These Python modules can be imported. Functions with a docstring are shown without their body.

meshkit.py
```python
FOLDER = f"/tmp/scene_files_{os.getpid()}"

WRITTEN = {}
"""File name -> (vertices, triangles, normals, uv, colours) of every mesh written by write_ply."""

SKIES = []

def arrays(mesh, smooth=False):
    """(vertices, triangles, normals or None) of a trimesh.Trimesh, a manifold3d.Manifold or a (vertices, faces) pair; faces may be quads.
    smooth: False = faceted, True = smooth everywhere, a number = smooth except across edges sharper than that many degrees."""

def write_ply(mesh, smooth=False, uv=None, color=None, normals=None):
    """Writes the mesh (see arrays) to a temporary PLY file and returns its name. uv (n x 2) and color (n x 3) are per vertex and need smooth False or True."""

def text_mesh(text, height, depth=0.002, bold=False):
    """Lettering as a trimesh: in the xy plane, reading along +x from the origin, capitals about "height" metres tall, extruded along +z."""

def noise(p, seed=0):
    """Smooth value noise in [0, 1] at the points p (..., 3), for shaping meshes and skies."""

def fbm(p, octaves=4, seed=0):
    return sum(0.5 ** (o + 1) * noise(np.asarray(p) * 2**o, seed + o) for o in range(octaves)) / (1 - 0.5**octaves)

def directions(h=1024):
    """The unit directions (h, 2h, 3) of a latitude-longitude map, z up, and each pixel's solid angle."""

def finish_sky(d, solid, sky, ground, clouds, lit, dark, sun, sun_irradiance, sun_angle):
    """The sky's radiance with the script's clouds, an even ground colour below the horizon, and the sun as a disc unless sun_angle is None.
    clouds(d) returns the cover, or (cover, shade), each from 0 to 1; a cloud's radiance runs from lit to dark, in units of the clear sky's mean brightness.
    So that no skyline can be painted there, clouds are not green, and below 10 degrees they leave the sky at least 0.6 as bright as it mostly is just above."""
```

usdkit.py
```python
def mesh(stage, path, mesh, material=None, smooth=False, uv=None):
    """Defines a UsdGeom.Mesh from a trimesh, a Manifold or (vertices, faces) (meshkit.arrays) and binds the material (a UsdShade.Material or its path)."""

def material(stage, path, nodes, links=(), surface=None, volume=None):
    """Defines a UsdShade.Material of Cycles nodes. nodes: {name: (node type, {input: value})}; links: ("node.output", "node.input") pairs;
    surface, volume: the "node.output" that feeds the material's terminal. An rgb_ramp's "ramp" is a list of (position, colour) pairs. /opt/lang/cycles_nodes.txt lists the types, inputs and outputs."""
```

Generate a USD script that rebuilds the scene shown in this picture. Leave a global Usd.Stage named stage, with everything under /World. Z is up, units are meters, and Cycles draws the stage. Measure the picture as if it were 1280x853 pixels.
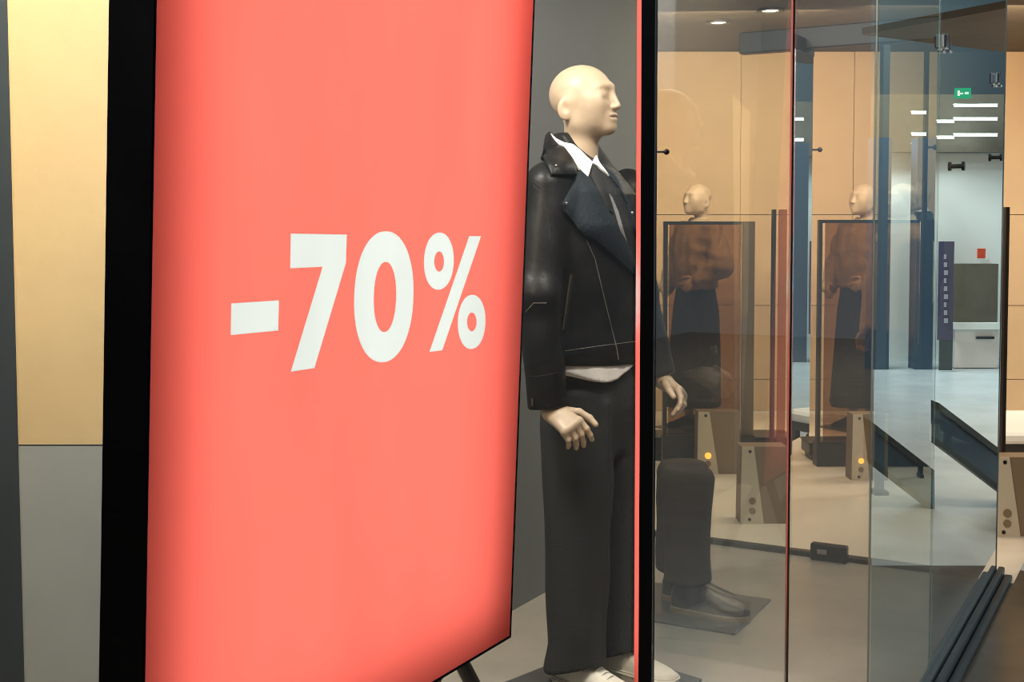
import math, random, sys
import numpy as np, trimesh, usdkit, meshkit
from scipy.spatial import Delaunay
from shapely.geometry import Polygon, Point, LineString
from shapely.prepared import prep
from pxr import Usd, UsdGeom, UsdLux, UsdShade, Gf, Sdf

stage = Usd.Stage.CreateInMemory()
UsdGeom.SetStageUpAxis(stage, 'Z'); UsdGeom.SetStageMetersPerUnit(stage, 1.0)
world = UsdGeom.Xform.Define(stage, '/World'); stage.SetDefaultPrim(world.GetPrim())
random.seed(3); np.random.seed(3)

# ------------------------------------------------------------------ camera
W, H, FOC, HOR = 1280, 853, 1500.0, 293.0
PITCH = math.radians(2.6)
EYE = np.array([0.0, 0.0, 1.38])
CY = HOR + FOC * math.tan(PITCH)                       # row of the optical axis
cam = UsdGeom.Camera.Define(stage, '/World/camera')
cam.CreateHorizontalApertureAttr(36.0)
cam.CreateVerticalApertureAttr(36.0 * H / W)
cam.CreateFocalLengthAttr(36.0 * FOC / W)
cam.CreateVerticalApertureOffsetAttr((CY - H / 2) / W * 36.0)
cam.CreateClippingRangeAttr(Gf.Vec2f(0.05, 200))
cam.CreateFStopAttr(0.0)
cam.AddTranslateOp().Set(Gf.Vec3d(*EYE)); cam.AddRotateXOp().Set(90 - math.degrees(PITCH))
cam.CreateExposureAttr(0.0)

def ray(px, py):
    px, py = np.broadcast_arrays(np.asarray(px, float), np.asarray(py, float))
    a, b = (px - W / 2) / FOC, (CY - py) / FOC
    c, s = math.cos(PITCH), math.sin(PITCH)
    return np.stack([a, c + b * s, b * c - s], -1)
def at(px, py, y):                                     # point at distance y in front of the camera
    r = ray(px, py); return EYE + r * (y / r[..., 1:2] if r.ndim > 1 else y / r[1])
def on_plane(px, py, nrm, k):
    r = ray(px, py); t = (k - EYE @ nrm) / (r @ nrm); return EYE + r * t[..., None] if r.ndim > 1 else EYE + r * t
def on_floor(px, py, z=0.0): return on_plane(px, py, np.array([0, 0, 1.0]), z)

# ------------------------------------------------------------------ the shop front's axes
TH = math.radians(29.25)
D = np.array([math.sin(TH), math.cos(TH), 0]); N = np.array([math.cos(TH), -math.sin(TH), 0]); Z = np.array([0, 0, 1.0])
def sf(s, m, z=0.0): return s * D + m * N + z * Z      # along the front, outwards, up
FRONT = -0.63

# ------------------------------------------------------------------ materials
LK = '/World/Looks'
UsdGeom.Scope.Define(stage, LK)
MAT = {}
def pmat(name, color, rough=0.5, bump=0.0, bscale=40, vary=0.0, vscale=6, stretch=(1, 1, 1), coord='object', **kw):
    n = {'p': ('principled_bsdf', {'base_color': color, 'roughness': rough, **kw})}; l = []
    if bump or vary:
        n['tc'] = ('texture_coordinate', {}); n['mp'] = ('mapping', {'scale': stretch}); l += [('tc.object', 'mp.vector')]
    if vary:
        n['nz'] = ('noise_texture', {'scale': vscale, 'detail': 5.0, 'roughness': 0.6})
        c = np.array(color)
        n['rp'] = ('rgb_ramp', {'ramp': [(0.3, tuple(c * (1 - vary))), (0.7, tuple(np.minimum(c * (1 + vary), 1)))]})
        l += [('mp.vector', 'nz.vector'), ('nz.fac', 'rp.fac'), ('rp.color', 'p.base_color')]
    if bump:
        n['nb'] = ('noise_texture', {'scale': bscale, 'detail': 4.0}); n['b'] = ('bump', {'strength': bump, 'distance': 0.01})
        l += [('mp.vector', 'nb.vector'), ('nb.fac', 'b.height'), ('b.normal', 'p.normal')]
    MAT[name] = usdkit.material(stage, f'{LK}/{name}', n, l, surface='p.BSDF'); return MAT[name]
def emat(name, color, strength):
    MAT[name] = usdkit.material(stage, f'{LK}/{name}', {'e': ('emission', {'color': color, 'strength': strength})}, surface='e.emission')
def gmat(name, base, ior=1.5, gain=1.0, tint=(0.96, 0.98, 0.97)):
    """pane: reflects base + gain * fresnel on the face that a ray enters by, clear on the way out"""
    MAT[name] = usdkit.material(stage, f'{LK}/{name}', {
        'g': ('geometry', {}), 'f': ('fresnel', {'IOR': ior}),
        'ma': ('math', {'math_type': 'multiply_add', 'value2': gain, 'value3': base}),
        'inv': ('math', {'math_type': 'subtract', 'value1': 1.0}),
        'mm': ('math', {'math_type': 'multiply', 'use_clamp': True}),
        't': ('transparent_bsdf', {'color': tint}), 'r': ('glossy_bsdf', {'color': (0.97, 0.98, 0.98), 'roughness': 0.0}),
        'm': ('mix_closure', {})},
        [('f.fac', 'ma.value1'), ('g.backfacing', 'inv.value2'), ('ma.value', 'mm.value1'), ('inv.value', 'mm.value2'), ('mm.value', 'm.fac'), ('t.BSDF', 'm.closure1'), ('r.BSDF', 'm.closure2')], surface='m.closure')
def fabmat(name, trans, refl, fac=0.75):
    MAT[name] = usdkit.material(stage, f'{LK}/{name}', {
        'tc': ('texture_coordinate', {}), 'mp': ('mapping', {'scale': (900, 900, 900)}), 'mp2': ('mapping', {'scale': (5, 5, 1.2)}),
        'nz': ('noise_texture', {'scale': 1.0, 'detail': 1.0}), 'n2': ('noise_texture', {'scale': 1.0, 'detail': 3.0}),
        'ad': ('math', {'math_type': 'multiply_add', 'value2': 0.6}), 'hv': ('math', {'math_type': 'multiply', 'value2': 0.3}),
        'rp': ('rgb_ramp', {'ramp': [(0.15, tuple(np.array(trans) * 0.90)), (0.85, tuple(np.minimum(np.array(trans) * 1.08, 1)))]}),
        't': ('translucent_bsdf', {}), 'd': ('diffuse_bsdf', {'color': refl}), 'm': ('mix_closure', {'fac': 1 - fac})},
        [('tc.object', 'mp.vector'), ('tc.object', 'mp2.vector'), ('mp.vector', 'nz.vector'), ('mp2.vector', 'n2.vector'), ('nz.fac', 'hv.value1'), ('n2.fac', 'ad.value1'), ('hv.value', 'ad.value3'), ('ad.value', 'rp.fac'), ('rp.color', 't.color'),
         ('t.BSDF', 'm.closure1'), ('d.BSDF', 'm.closure2')], surface='m.closure')

pmat('skin', (0.50, 0.37, 0.255), 0.45)
pmat('leather', (0.011, 0.0105, 0.0105), 0.40, specular_ior_level=0.2, bump=0.12, bscale=45, vary=0.3, vscale=9)
pmat('leather_reflect_blue', (0.010, 0.016, 0.023), 0.65, specular_ior_level=0.3, bump=0.2, bscale=90)  # blue of the mall reflection painted into black leather
pmat('suede_black', (0.010, 0.010, 0.012), 0.7, bump=0.3, bscale=120)
pmat('shirt', (0.80, 0.76, 0.73), 0.8, bump=0.25, bscale=30)
pmat('grey_shirt', (0.22, 0.22, 0.22), 0.8, bump=0.3, bscale=150)
pmat('trouser', (0.020, 0.022, 0.024), 0.75, bump=0.25, bscale=220, vary=0.12, vscale=5)
pmat('seam', (0.16, 0.14, 0.12), 0.5)
pmat('brass', (0.55, 0.42, 0.25), 0.3, metallic=1.0)
pmat('steel', (0.55, 0.55, 0.55), 0.25, metallic=1.0)
pmat('chrome', (0.85, 0.85, 0.86), 0.08, metallic=1.0)
pmat('sneaker', (0.76, 0.71, 0.62), 0.55, bump=0.15, bscale=80)
pmat('sneaker_sole', (0.70, 0.66, 0.57), 0.6)
pmat('lace', (0.82, 0.79, 0.72), 0.8)
pmat('hole', (0.2, 0.18, 0.15), 0.8)
pmat('plate', (0.07, 0.068, 0.066), 0.35)
pmat('black', (0.008, 0.008, 0.009), 0.35)
pmat('black_panel', (0.0013, 0.0016, 0.0026), 0.9, specular_ior_level=0.0, vary=0.3, vscale=3)
pmat('black_letter', (0.0025, 0.0025, 0.003), 0.6)
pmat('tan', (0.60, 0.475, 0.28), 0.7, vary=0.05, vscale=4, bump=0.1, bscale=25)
pmat('tan_shaded', (0.30, 0.34, 0.36), 0.7, vary=0.06, vscale=4)  # the tan panel's shaded tone, painted as a colour
pmat('cool_grey', (0.022, 0.034, 0.046), 0.6, vary=0.1)
pmat('mirror', (0.8, 0.82, 0.83), 0.0, metallic=1.0)
pmat('grey_wall', (0.20, 0.215, 0.225), 0.7, vary=0.05, vscale=2, bump=0.05, bscale=60)
pmat('beige', (0.60, 0.42, 0.25), 0.6, vary=0.04, vscale=3)
pmat('ceiling', (0.12, 0.095, 0.07), 0.8, vary=0.08)
pmat('display_floor', (0.34, 0.31, 0.265), 0.28, vary=0.14, vscale=2.4)
pmat('cream_floor', (0.70, 0.62, 0.51), 0.35, vary=0.05, vscale=2)
pmat('stone_floor', (0.085, 0.066, 0.048), 0.25, vary=0.22, vscale=5)
pmat('mall_floor', (0.40, 0.46, 0.48), 0.3, vary=0.15, vscale=2)
pmat('rail', (0.020, 0.034, 0.045), 0.35, metallic=0.2)
pmat('dark_metal', (0.02, 0.018, 0.016), 0.4)
pmat('brown_bar', (0.16, 0.115, 0.07), 0.5)
pmat('pedestal_pale', (0.55, 0.47, 0.34), 0.5)
pmat('pedestal_brown', (0.22, 0.15, 0.085), 0.6)
pmat('sweater', (0.36, 0.27, 0.17), 0.95, bump=0.8, bscale=70, vary=0.15, vscale=25)
pmat('skirt', (0.012, 0.011, 0.011), 0.8, bump=0.3, bscale=40)
pmat('cream_knit', (0.72, 0.60, 0.44), 0.9, bump=0.6, bscale=60)
pmat('coat', (0.009, 0.009, 0.010), 0.7)
pmat('brown_boot', (0.030, 0.020, 0.012), 0.35, vary=0.3, vscale=20)
pmat('brown_trouser', (0.036, 0.022, 0.013), 0.85, vary=0.25, vscale=8)
pmat('glass_edge', (0.20, 0.24, 0.23), 0.2)
pmat('opposite', (0.05, 0.06, 0.075), 0.6, vary=0.2, vscale=1)
pmat('dull_steel', (0.45, 0.42, 0.42), 0.25, metallic=1.0)
pmat('mall_white', (0.72, 0.80, 0.78), 0.6)
pmat('mall_dark', (0.032, 0.052, 0.065), 0.6)
pmat('mall_blue', (0.05, 0.10, 0.155), 0.4)
pmat('mall_olive', (0.10, 0.095, 0.075), 0.7, vary=0.15, vscale=4)
pmat('banner_ink', (0.30, 0.32, 0.42), 0.6)
pmat('mall_banner', (0.05, 0.055, 0.11), 0.6)
pmat('white_paint', (0.78, 0.76, 0.72), 0.5)
pmat('red_paint', (0.65, 0.08, 0.04), 0.5)
pmat('sign_back', (0.85, 0.85, 0.85), 0.7)
emat('led_board', (1.0, 0.97, 0.93), 3.3)
emat('downlight', (1.0, 0.80, 0.52), 9.0)
emat('led_line', (0.93, 1.0, 1.0), 5.0)
emat('exit_green', (0.02, 0.42, 0.20), 0.9)
emat('exit_white', (0.8, 1.0, 0.9), 0.9)
emat('orange_led', (1.0, 0.35, 0.05), 3.0)
gmat('front_glass', 0.0, 1.5, 0.55)
gmat('side_glass', 0.085, 1.5, 1.0)
gmat('coated_glass', 0.28, 1.6, 1.0, (0.80, 0.92, 0.96))
gmat('mirror_glass', 0.50, 1.6, 1.0, (0.62, 0.80, 0.88))
gmat('gate_glass', 0.02, 1.5, 0.6, (0.62, 0.50, 0.40))
fabmat('red_fabric', (0.92, 0.375, 0.33), (0.5, 0.05, 0.03))
fabmat('white_fabric', (0.725, 0.745, 0.735), (0.4, 0.4, 0.4))

# ------------------------------------------------------------------ light: dim ambient dome, lamps of the shop, added fill lights
dome = UsdLux.DomeLight.Define(stage, '/World/mall_air'); dome.CreateColorAttr(Gf.Vec3f(0.80, 0.92, 1.0)); dome.CreateIntensityAttr(0.05)
def lamp(name, pos, target, size, power, color):
    """rectangular area light aimed at the target; power is radiance"""
    l = UsdLux.RectLight.Define(stage, '/World/' + name)
    l.CreateWidthAttr(size[0]); l.CreateHeightAttr(size[1]); l.CreateIntensityAttr(power); l.CreateColorAttr(Gf.Vec3f(*color))
    w = np.array(pos, float) - np.array(target, float); w /= np.linalg.norm(w)
    u = np.cross([0, 1, 0.01], w); u /= np.linalg.norm(u); v = np.cross(w, u)
    m = Gf.Matrix4d(*[float(x) for r in ((*u, 0), (*v, 0), (*w, 0), (*pos, 1)) for x in r])
    l.AddTransformOp().Set(m)
WARM, NEUT = (1.0, 0.76, 0.50), (1.0, 0.93, 0.86)
lamp('display_lamp', sf(3.45, -1.28, 2.74), sf(3.3, -1.5, 1.4), (0.25, 0.25), 6, WARM)
lamp('display_lamp_003', sf(2.15, -1.92, 2.74), sf(2.9, -2.0, 0), (0.4, 0.3), 130, NEUT)  # unseen lamp added to brighten the floor and lower wall
lamp('display_lamp_001', sf(2.55, -0.78, 2.74), sf(3.3, -1.6, 0.5), (0.5, 0.3), 72, (1.0, 0.90, 0.78))
lamp('banner_fill', sf(0.75, -1.40, 2.60), sf(1.75, -1.9, 0.9), (0.3, 0.3), 225, WARM)  # unseen light, added to bring up the tan panel
lamp('entrance_fill', sf(4.5, -1.1, 2.74), sf(4.4, -1.1, 0), (0.8, 0.5), 4, NEUT)  # added fill that lifts the entrance floor
lamp('shop_lamp', (1.2, 7.6, 2.74), (1.3, 8.8, 1.2), (1.6, 0.5), 31, WARM)
lamp('shop_lamp_001', (3.0, 7.4, 2.74), (3.0, 8.8, 1.0), (1.6, 0.5), 31, WARM)
lamp('shop_lamp_002', (1.9, 5.75, 2.74), (1.9, 6.6, 0.4), (1.5, 0.5), 21, WARM)
lamp('hall_fill', (7.6, 8.6, 4.3), (7.0, 10.6, 1.2), (3.0, 1.0), 44, (0.88, 1.0, 0.98))  # added unseen light, brightens the hall for its reflection
lamp('walkway_fill', sf(2.5, 2.2, 4.4), sf(2.5, 2.0, 0), (3.0, 1.0), 3.5, (0.86, 0.95, 1.0))  # unseen light added over the walkway for general brightness

# ------------------------------------------------------------------ scene building helpers
taken = {}
def numbered(parent, name):
    k = f'{parent}/{name}'; i = taken.get(k, -1) + 1; taken[k] = i
    return k if i == 0 else f'{k}_{i:03d}'
def data(p, label=None, cat=None, group=None, kind=None):
    p = p.GetPrim() if hasattr(p, 'GetPrim') else p
    for k, v in (('label', label), ('category', cat), ('group', group), ('kind', kind)):
        if v: p.SetCustomDataByKey(k, v)
    return p
def thing(name, label=None, cat=None, loc=(0, 0, 0), yaw=0.0, group=None, kind=None):
    x = UsdGeom.Xform.Define(stage, numbered('/World', name))
    x.AddTranslateOp().Set(Gf.Vec3d(*map(float, loc))); x.AddRotateZOp().Set(float(yaw))
    t = data(x, label, cat, group, kind)
    PLACE[str(t.GetPath())] = (np.array(loc, float), math.radians(yaw)); return t
PLACE = {}
def root_of(p):
    return '/'.join(str(p.GetPath()).split('/')[:3])
def obj(name, mesh, mat, parent=None, smooth=False, label=None, local=False, **kw):
    """one Mesh prim; vertices are given in the world unless local, and put into the thing's own frame"""
    base = str(parent.GetPath()) if parent is not None else '/World'
    if isinstance(mesh, list): mesh = trimesh.util.concatenate(mesh)
    if isinstance(mesh, tuple): mesh = trimesh.Trimesh(mesh[0], mesh[1], process=False)
    mesh = mesh.copy()
    if parent is not None and not local:
        loc, yaw = PLACE.get(root_of(parent), (np.zeros(3), 0.0))
        c, s = math.cos(-yaw), math.sin(-yaw)
        mesh.vertices = (mesh.vertices - loc) @ np.array([[c, -s, 0], [s, c, 0], [0, 0, 1]]).T
    m = usdkit.mesh(stage, numbered(base, name), mesh, MAT[mat], smooth=smooth)
    return data(m, label, **kw)
def struct(name, mesh, mat, label, smooth=False): return obj(name, mesh, mat, None, smooth, label, kind='structure')

def box8(c):                                            # eight corners: four below (ccw), four above
    f = [[0, 2, 1], [0, 3, 2], [4, 5, 6], [4, 6, 7], [0, 1, 5], [0, 5, 4], [1, 2, 6], [1, 6, 5], [2, 3, 7], [2, 7, 6], [3, 0, 4], [3, 4, 7]]
    m = trimesh.Trimesh(np.array(c, float), f, process=False)
    if m.volume < 0: m.invert()
    return m
def bx(x0, x1, y0, y1, z0, z1): return box8([(x0, y0, z0), (x1, y0, z0), (x1, y1, z0), (x0, y1, z0), (x0, y0, z1), (x1, y0, z1), (x1, y1, z1), (x0, y1, z1)])
def fbox(s0, s1, m0, m1, z0, z1): return box8([sf(s, m, z) for z in (z0, z1) for s, m in ((s0, m0), (s1, m0), (s1, m1), (s0, m1))])
def soft(x0, x1, y0, y1, z0, z1, r=0.006):              # box with chamfered edges
    pts = []
    for sx, x in ((1, x0), (-1, x1)):
        for sy, y in ((1, y0), (-1, y1)):
            for sz, z in ((1, z0), (-1, z1)):
                pts += [(x + sx * r, y + sy * r, z), (x + sx * r, y, z + sz * r), (x, y + sy * r, z + sz * r)]
    return trimesh.convex.convex_hull(np.array(pts))
def to_front(mesh):                                     # mesh in (s, m, z) to the world
    m = mesh.copy(); m.vertices = m.vertices[:, :1] * D + m.vertices[:, 1:2] * N + m.vertices[:, 2:] * Z
    if m.volume < 0: m.invert()
    return m
def fsoft(*a, r=0.006): return to_front(soft(*a, r=r))
def tube(path, rad, n=10):
    path = np.array(path, float); rad = np.broadcast_to(rad, len(path)); t = np.gradient(path, axis=0); t /= np.linalg.norm(t, axis=1)[:, None]
    a = np.cross(t[0], [0.31, 0.2, 0.93]); vs = []
    for p, d, r in zip(path, t, rad):
        a = a - d * (a @ d); a /= np.linalg.norm(a); b = np.cross(d, a); q = np.linspace(0, 2 * np.pi, n, endpoint=False)
        vs.append(p + r * (np.cos(q)[:, None] * a + np.sin(q)[:, None] * b))
    k = len(path); vs = np.vstack(vs + [path[:1], path[-1:]]); f = []
    for i in range(k - 1):
        for j in range(n):
            a0, a1, b0, b1 = i * n + j, i * n + (j + 1) % n, (i + 1) * n + j, (i + 1) * n + (j + 1) % n
            f += [(a0, a1, b1), (a0, b1, b0)]
    for j in range(n): f += [(k * n, (j + 1) % n, j), (k * n + 1, (k - 1) * n + j, (k - 1) * n + (j + 1) % n)]
    m = trimesh.Trimesh(vs, f, process=False)
    if m.volume < 0: m.invert()
    return m
def cyl(p0, p1, r, n=20): return tube([p0, p1], r, n)
def ball(p, r, sub=2):
    m = trimesh.creation.icosphere(sub, 1.0); m.apply_scale(r); m.apply_translation(p); return m
def extrude(poly, h):
    ps = getattr(poly, 'geoms', [poly]); return trimesh.util.concatenate([trimesh.creation.extrude_polygon(p, h, engine='earcut') for p in ps])
def frame_map(mesh, o, u, v, w):
    m = mesh.copy(); x = m.vertices; m.vertices = o + x[:, :1] * u + x[:, 1:2] * v + x[:, 2:] * w
    if m.volume < 0: m.invert()
    return m

# ------------------------------------------------------------------ signed-distance modelling
def near(p, c, rin, rout, f):                            # f near the centre c, a bounding sphere's distance elsewhere
    r = np.linalg.norm(p - np.asarray(c), axis=1); d = r - rin; k = r < rout
    if k.any(): d[k] = f(p[k])
    return d
def mesh_sdf(f, lo, hi, h, B=8, slack=1.5):
    lo = np.array(lo, float); n = np.ceil((np.array(hi) - lo) / h).astype(int); nb = -(-n // B)
    bi = np.stack(np.meshgrid(*[np.arange(k) for k in nb], indexing='ij'), -1).reshape(-1, 3)
    c = lo + (bi * B + B / 2) * h
    bi = bi[np.abs(f(c)) < B * h * 0.87 * slack]
    o = np.stack(np.meshgrid(*[np.arange(B + 1)] * 3, indexing='ij'), -1).reshape(-1, 3)
    V = np.concatenate([f((lo + (b[:, None] * B + o[None]) * h).reshape(-1, 3)).reshape(-1, B + 1, B + 1, B + 1) for b in np.array_split(bi, max(1, len(bi) // 300))])
    S = V < 0
    cnt = sum(S[:, i:B + i, j:B + j, k:B + k].astype(np.int8) for i in (0, 1) for j in (0, 1) for k in (0, 1))
    blk, i, j, k = np.nonzero((cnt > 0) & (cnt < 8))
    cell = bi[blk] * B + np.stack([i, j, k], 1)
    acc, num = np.zeros((len(blk), 3)), np.zeros(len(blk))
    cor = {(a, b, c): V[blk, i + a, j + b, k + c] for a in (0, 1) for b in (0, 1) for c in (0, 1)}
    for ax in range(3):
        for p in (0, 1):
            for q in (0, 1):
                e0 = [p, q]; e0.insert(ax, 0); e1 = list(e0); e1[ax] = 1
                v0, v1 = cor[tuple(e0)], cor[tuple(e1)]; x = (v0 < 0) != (v1 < 0)
                t = np.where(x, v0 / np.where(x, v0 - v1, 1), 0); pt = np.tile(np.array(e0, float), (len(blk), 1)); pt[:, ax] += t
                acc[x] += pt[x]; num[x] += 1
    verts = lo + (cell + acc / num[:, None]) * h
    big = (nb * B + 2).astype(np.int64); key = lambda g: (g[:, 0] * big[1] + g[:, 1]) * big[2] + g[:, 2]
    ks = key(cell.astype(np.int64)); order = np.argsort(ks); sk = ks[order]; faces = []
    for ax in range(3):
        sl0 = (slice(None),) + tuple(slice(0, B) for _ in range(3)); sh = [slice(0, B)] * 3; sh[ax] = slice(1, B + 1)
        a, b = S[sl0], S[(slice(None), *sh)]
        bb, i, j, k = np.nonzero(a != b); g = (bi[bb] * B + np.stack([i, j, k], 1)).astype(np.int64); inside = a[bb, i, j, k]
        u, v = (ax + 1) % 3, (ax + 2) % 3; q = []
        for du, dv in ((0, 0), (1, 0), (1, 1), (0, 1)):
            gg = g.copy(); gg[:, u] -= du; gg[:, v] -= dv; kk = key(gg); pos = np.clip(np.searchsorted(sk, kk), 0, len(sk) - 1)
            q.append(np.where((sk[pos] == kk) & (gg.min(1) >= 0), order[pos], -1))
        q = np.stack(q, 1); ok = (q >= 0).all(1); q, inside = q[ok], inside[ok]
        q[~inside] = q[~inside][:, ::-1]
        faces += [q[:, [0, 1, 2]], q[:, [0, 2, 3]]]
    faces = np.vstack(faces)
    for _ in range(2):
        g, v = grad(f, verts, h * 0.5)
        verts = verts - np.clip(v / np.maximum((g * g).sum(1), 0.05), -h * .6, h * .6)[:, None] * g
    m = trimesh.Trimesh(verts, faces, process=False)
    if m.volume < 0: m.invert()
    return m
def grad(f, p, e=0.002):
    v = f(p); return np.stack([(f(p + e * d) - f(p - e * d)) / (2 * e) for d in np.eye(3)], 1), v
def smin(a, b, k):
    h = np.maximum(k - np.abs(a - b), 0) / k; return np.minimum(a, b) - h * h * k * 0.25
def smax(a, b, k): return -smin(-a, -b, k)
def ell(p, c, r):
    q = (p - np.array(c)) / np.array(r); k0 = np.linalg.norm(q, axis=1); k1 = np.linalg.norm(q / np.array(r), axis=1)
    return np.where(k1 > 1e-9, k0 * (k0 - 1) / np.maximum(k1, 1e-9), -min(r))
def cap(p, a, b, ra, rb=None):
    a, b = np.array(a, float), np.array(b, float); rb = ra if rb is None else rb; ab = b - a
    t = np.clip(((p - a) @ ab) / (ab @ ab), 0, 1); return np.linalg.norm(p - a - t[:, None] * ab, axis=1) - (ra + (rb - ra) * t)
def chain(p, pts, rs, k=0.01):
    d = None
    for i in range(len(pts) - 1):
        e = cap(p, pts[i], pts[i + 1], rs[i], rs[i + 1]); d = e if d is None else smin(d, e, k)
    return d
def stack(p, zs, cx, cy, rx, ry, pw=2.0):
    """body of elliptic sections: centre (cx, cy) and radii (rx, ry) given at heights zs (ascending)"""
    z = p[:, 2]; X, Y = (p[:, 0] - np.interp(z, zs, cx)), (p[:, 1] - np.interp(z, zs, cy)); a, b = np.interp(z, zs, rx), np.interp(z, zs, ry)
    k = (np.abs(X / a) ** pw + np.abs(Y / b) ** pw) ** (1 / pw); d = (k - 1) * np.minimum(a, b)
    return smax(d, np.maximum(zs[0] - z, z - zs[-1]), 0.02)
def wob(p, seed, amp, sc):                              # cheap soft folds
    r = np.random.default_rng(seed); o = np.zeros(len(p))
    for _ in range(7):
        w = r.normal(size=3) * np.array(sc); o += np.sin(p @ w + r.uniform(0, 6.28))
    return amp * o / 2.6

def head_sdf(p, s=1.0):
    """stylised bald mannequin head, facing +x, about the middle of the cranium; two halves are alike"""
    p = p / s; p = np.stack([p[:, 0], np.abs(p[:, 1]), p[:, 2]], 1)
    d = ell(p, (-.004, 0, .0), (.101, .078, .087))
    d = smin(d, ell(p, (.040, 0, -.045), (.066, .060, .075)), .03)
    d = smin(d, cap(p, (.080, .008, -.101), (.010, .044, -.090), .020, .016), .03)
    d = smin(d, cap(p, (.010, .044, -.090), (-.006, .058, -.035), .016, .016), .035)
    d = smin(d, ell(p, (.038, 0, -.090), (.060, .042, .030)), .03)
    d = smin(d, ell(p, (.092, 0, -.106), (.020, .021, .018)), .018)       # chin
    d = smin(d, ell(p, (.064, .040, -.034), (.026, .022, .024)), .035)      # cheekbone
    d = smin(d, cap(p, (.094, .008, .014), (.078, .042, .012), .010, .008), .022)   # brow
    d = smax(d, -ell(p, (.115, .031, -.008), (.020, .019, .014)), .024)   # eye socket
    d = smin(d, ell(p, (.0845, .031, -.011), (.014, .018, .011)), .014)    # closed lid
    d = smin(d, cap(p, (.098, 0, .004), (.121, 0, -.042), .0075, .0095), .012)     # nose
    d = smin(d, ell(p, (.110, .010, -.047), (.012, .008, .007)), .008)
    d = smin(d, ell(p, (.098, 0, -.075), (.014, .026, .022)), .012)
    d = smin(d, ell(p, (.1085, 0, -.0685), (.0085, .021, .0055)), .005)     # lips
    d = smin(d, ell(p, (.107, 0, -.0835), (.0090, .018, .0068)), .005)
    d = smax(d, -cap(p, (.1185, 0, -.0755), (.103, .024, -.0748), .0022), .003)
    d = smin(d, ell(p, (.052, .030, -.066), (.034, .028, .030)), .03)
    q = p - np.array([-.014, .076, -.050]); q = np.stack([q[:, 0] * .97 + q[:, 1] * .26, q[:, 1] * .97 - q[:, 0] * -.26, q[:, 2]], 1)
    ear = ell(q, (0, 0, 0), (.0215, .0095, .035)); ear = smax(ear, -ell(q, (.006, .013, .004), (.012, .010, .020)), .005)
    return smin(d, ear, .006) * s

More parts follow.
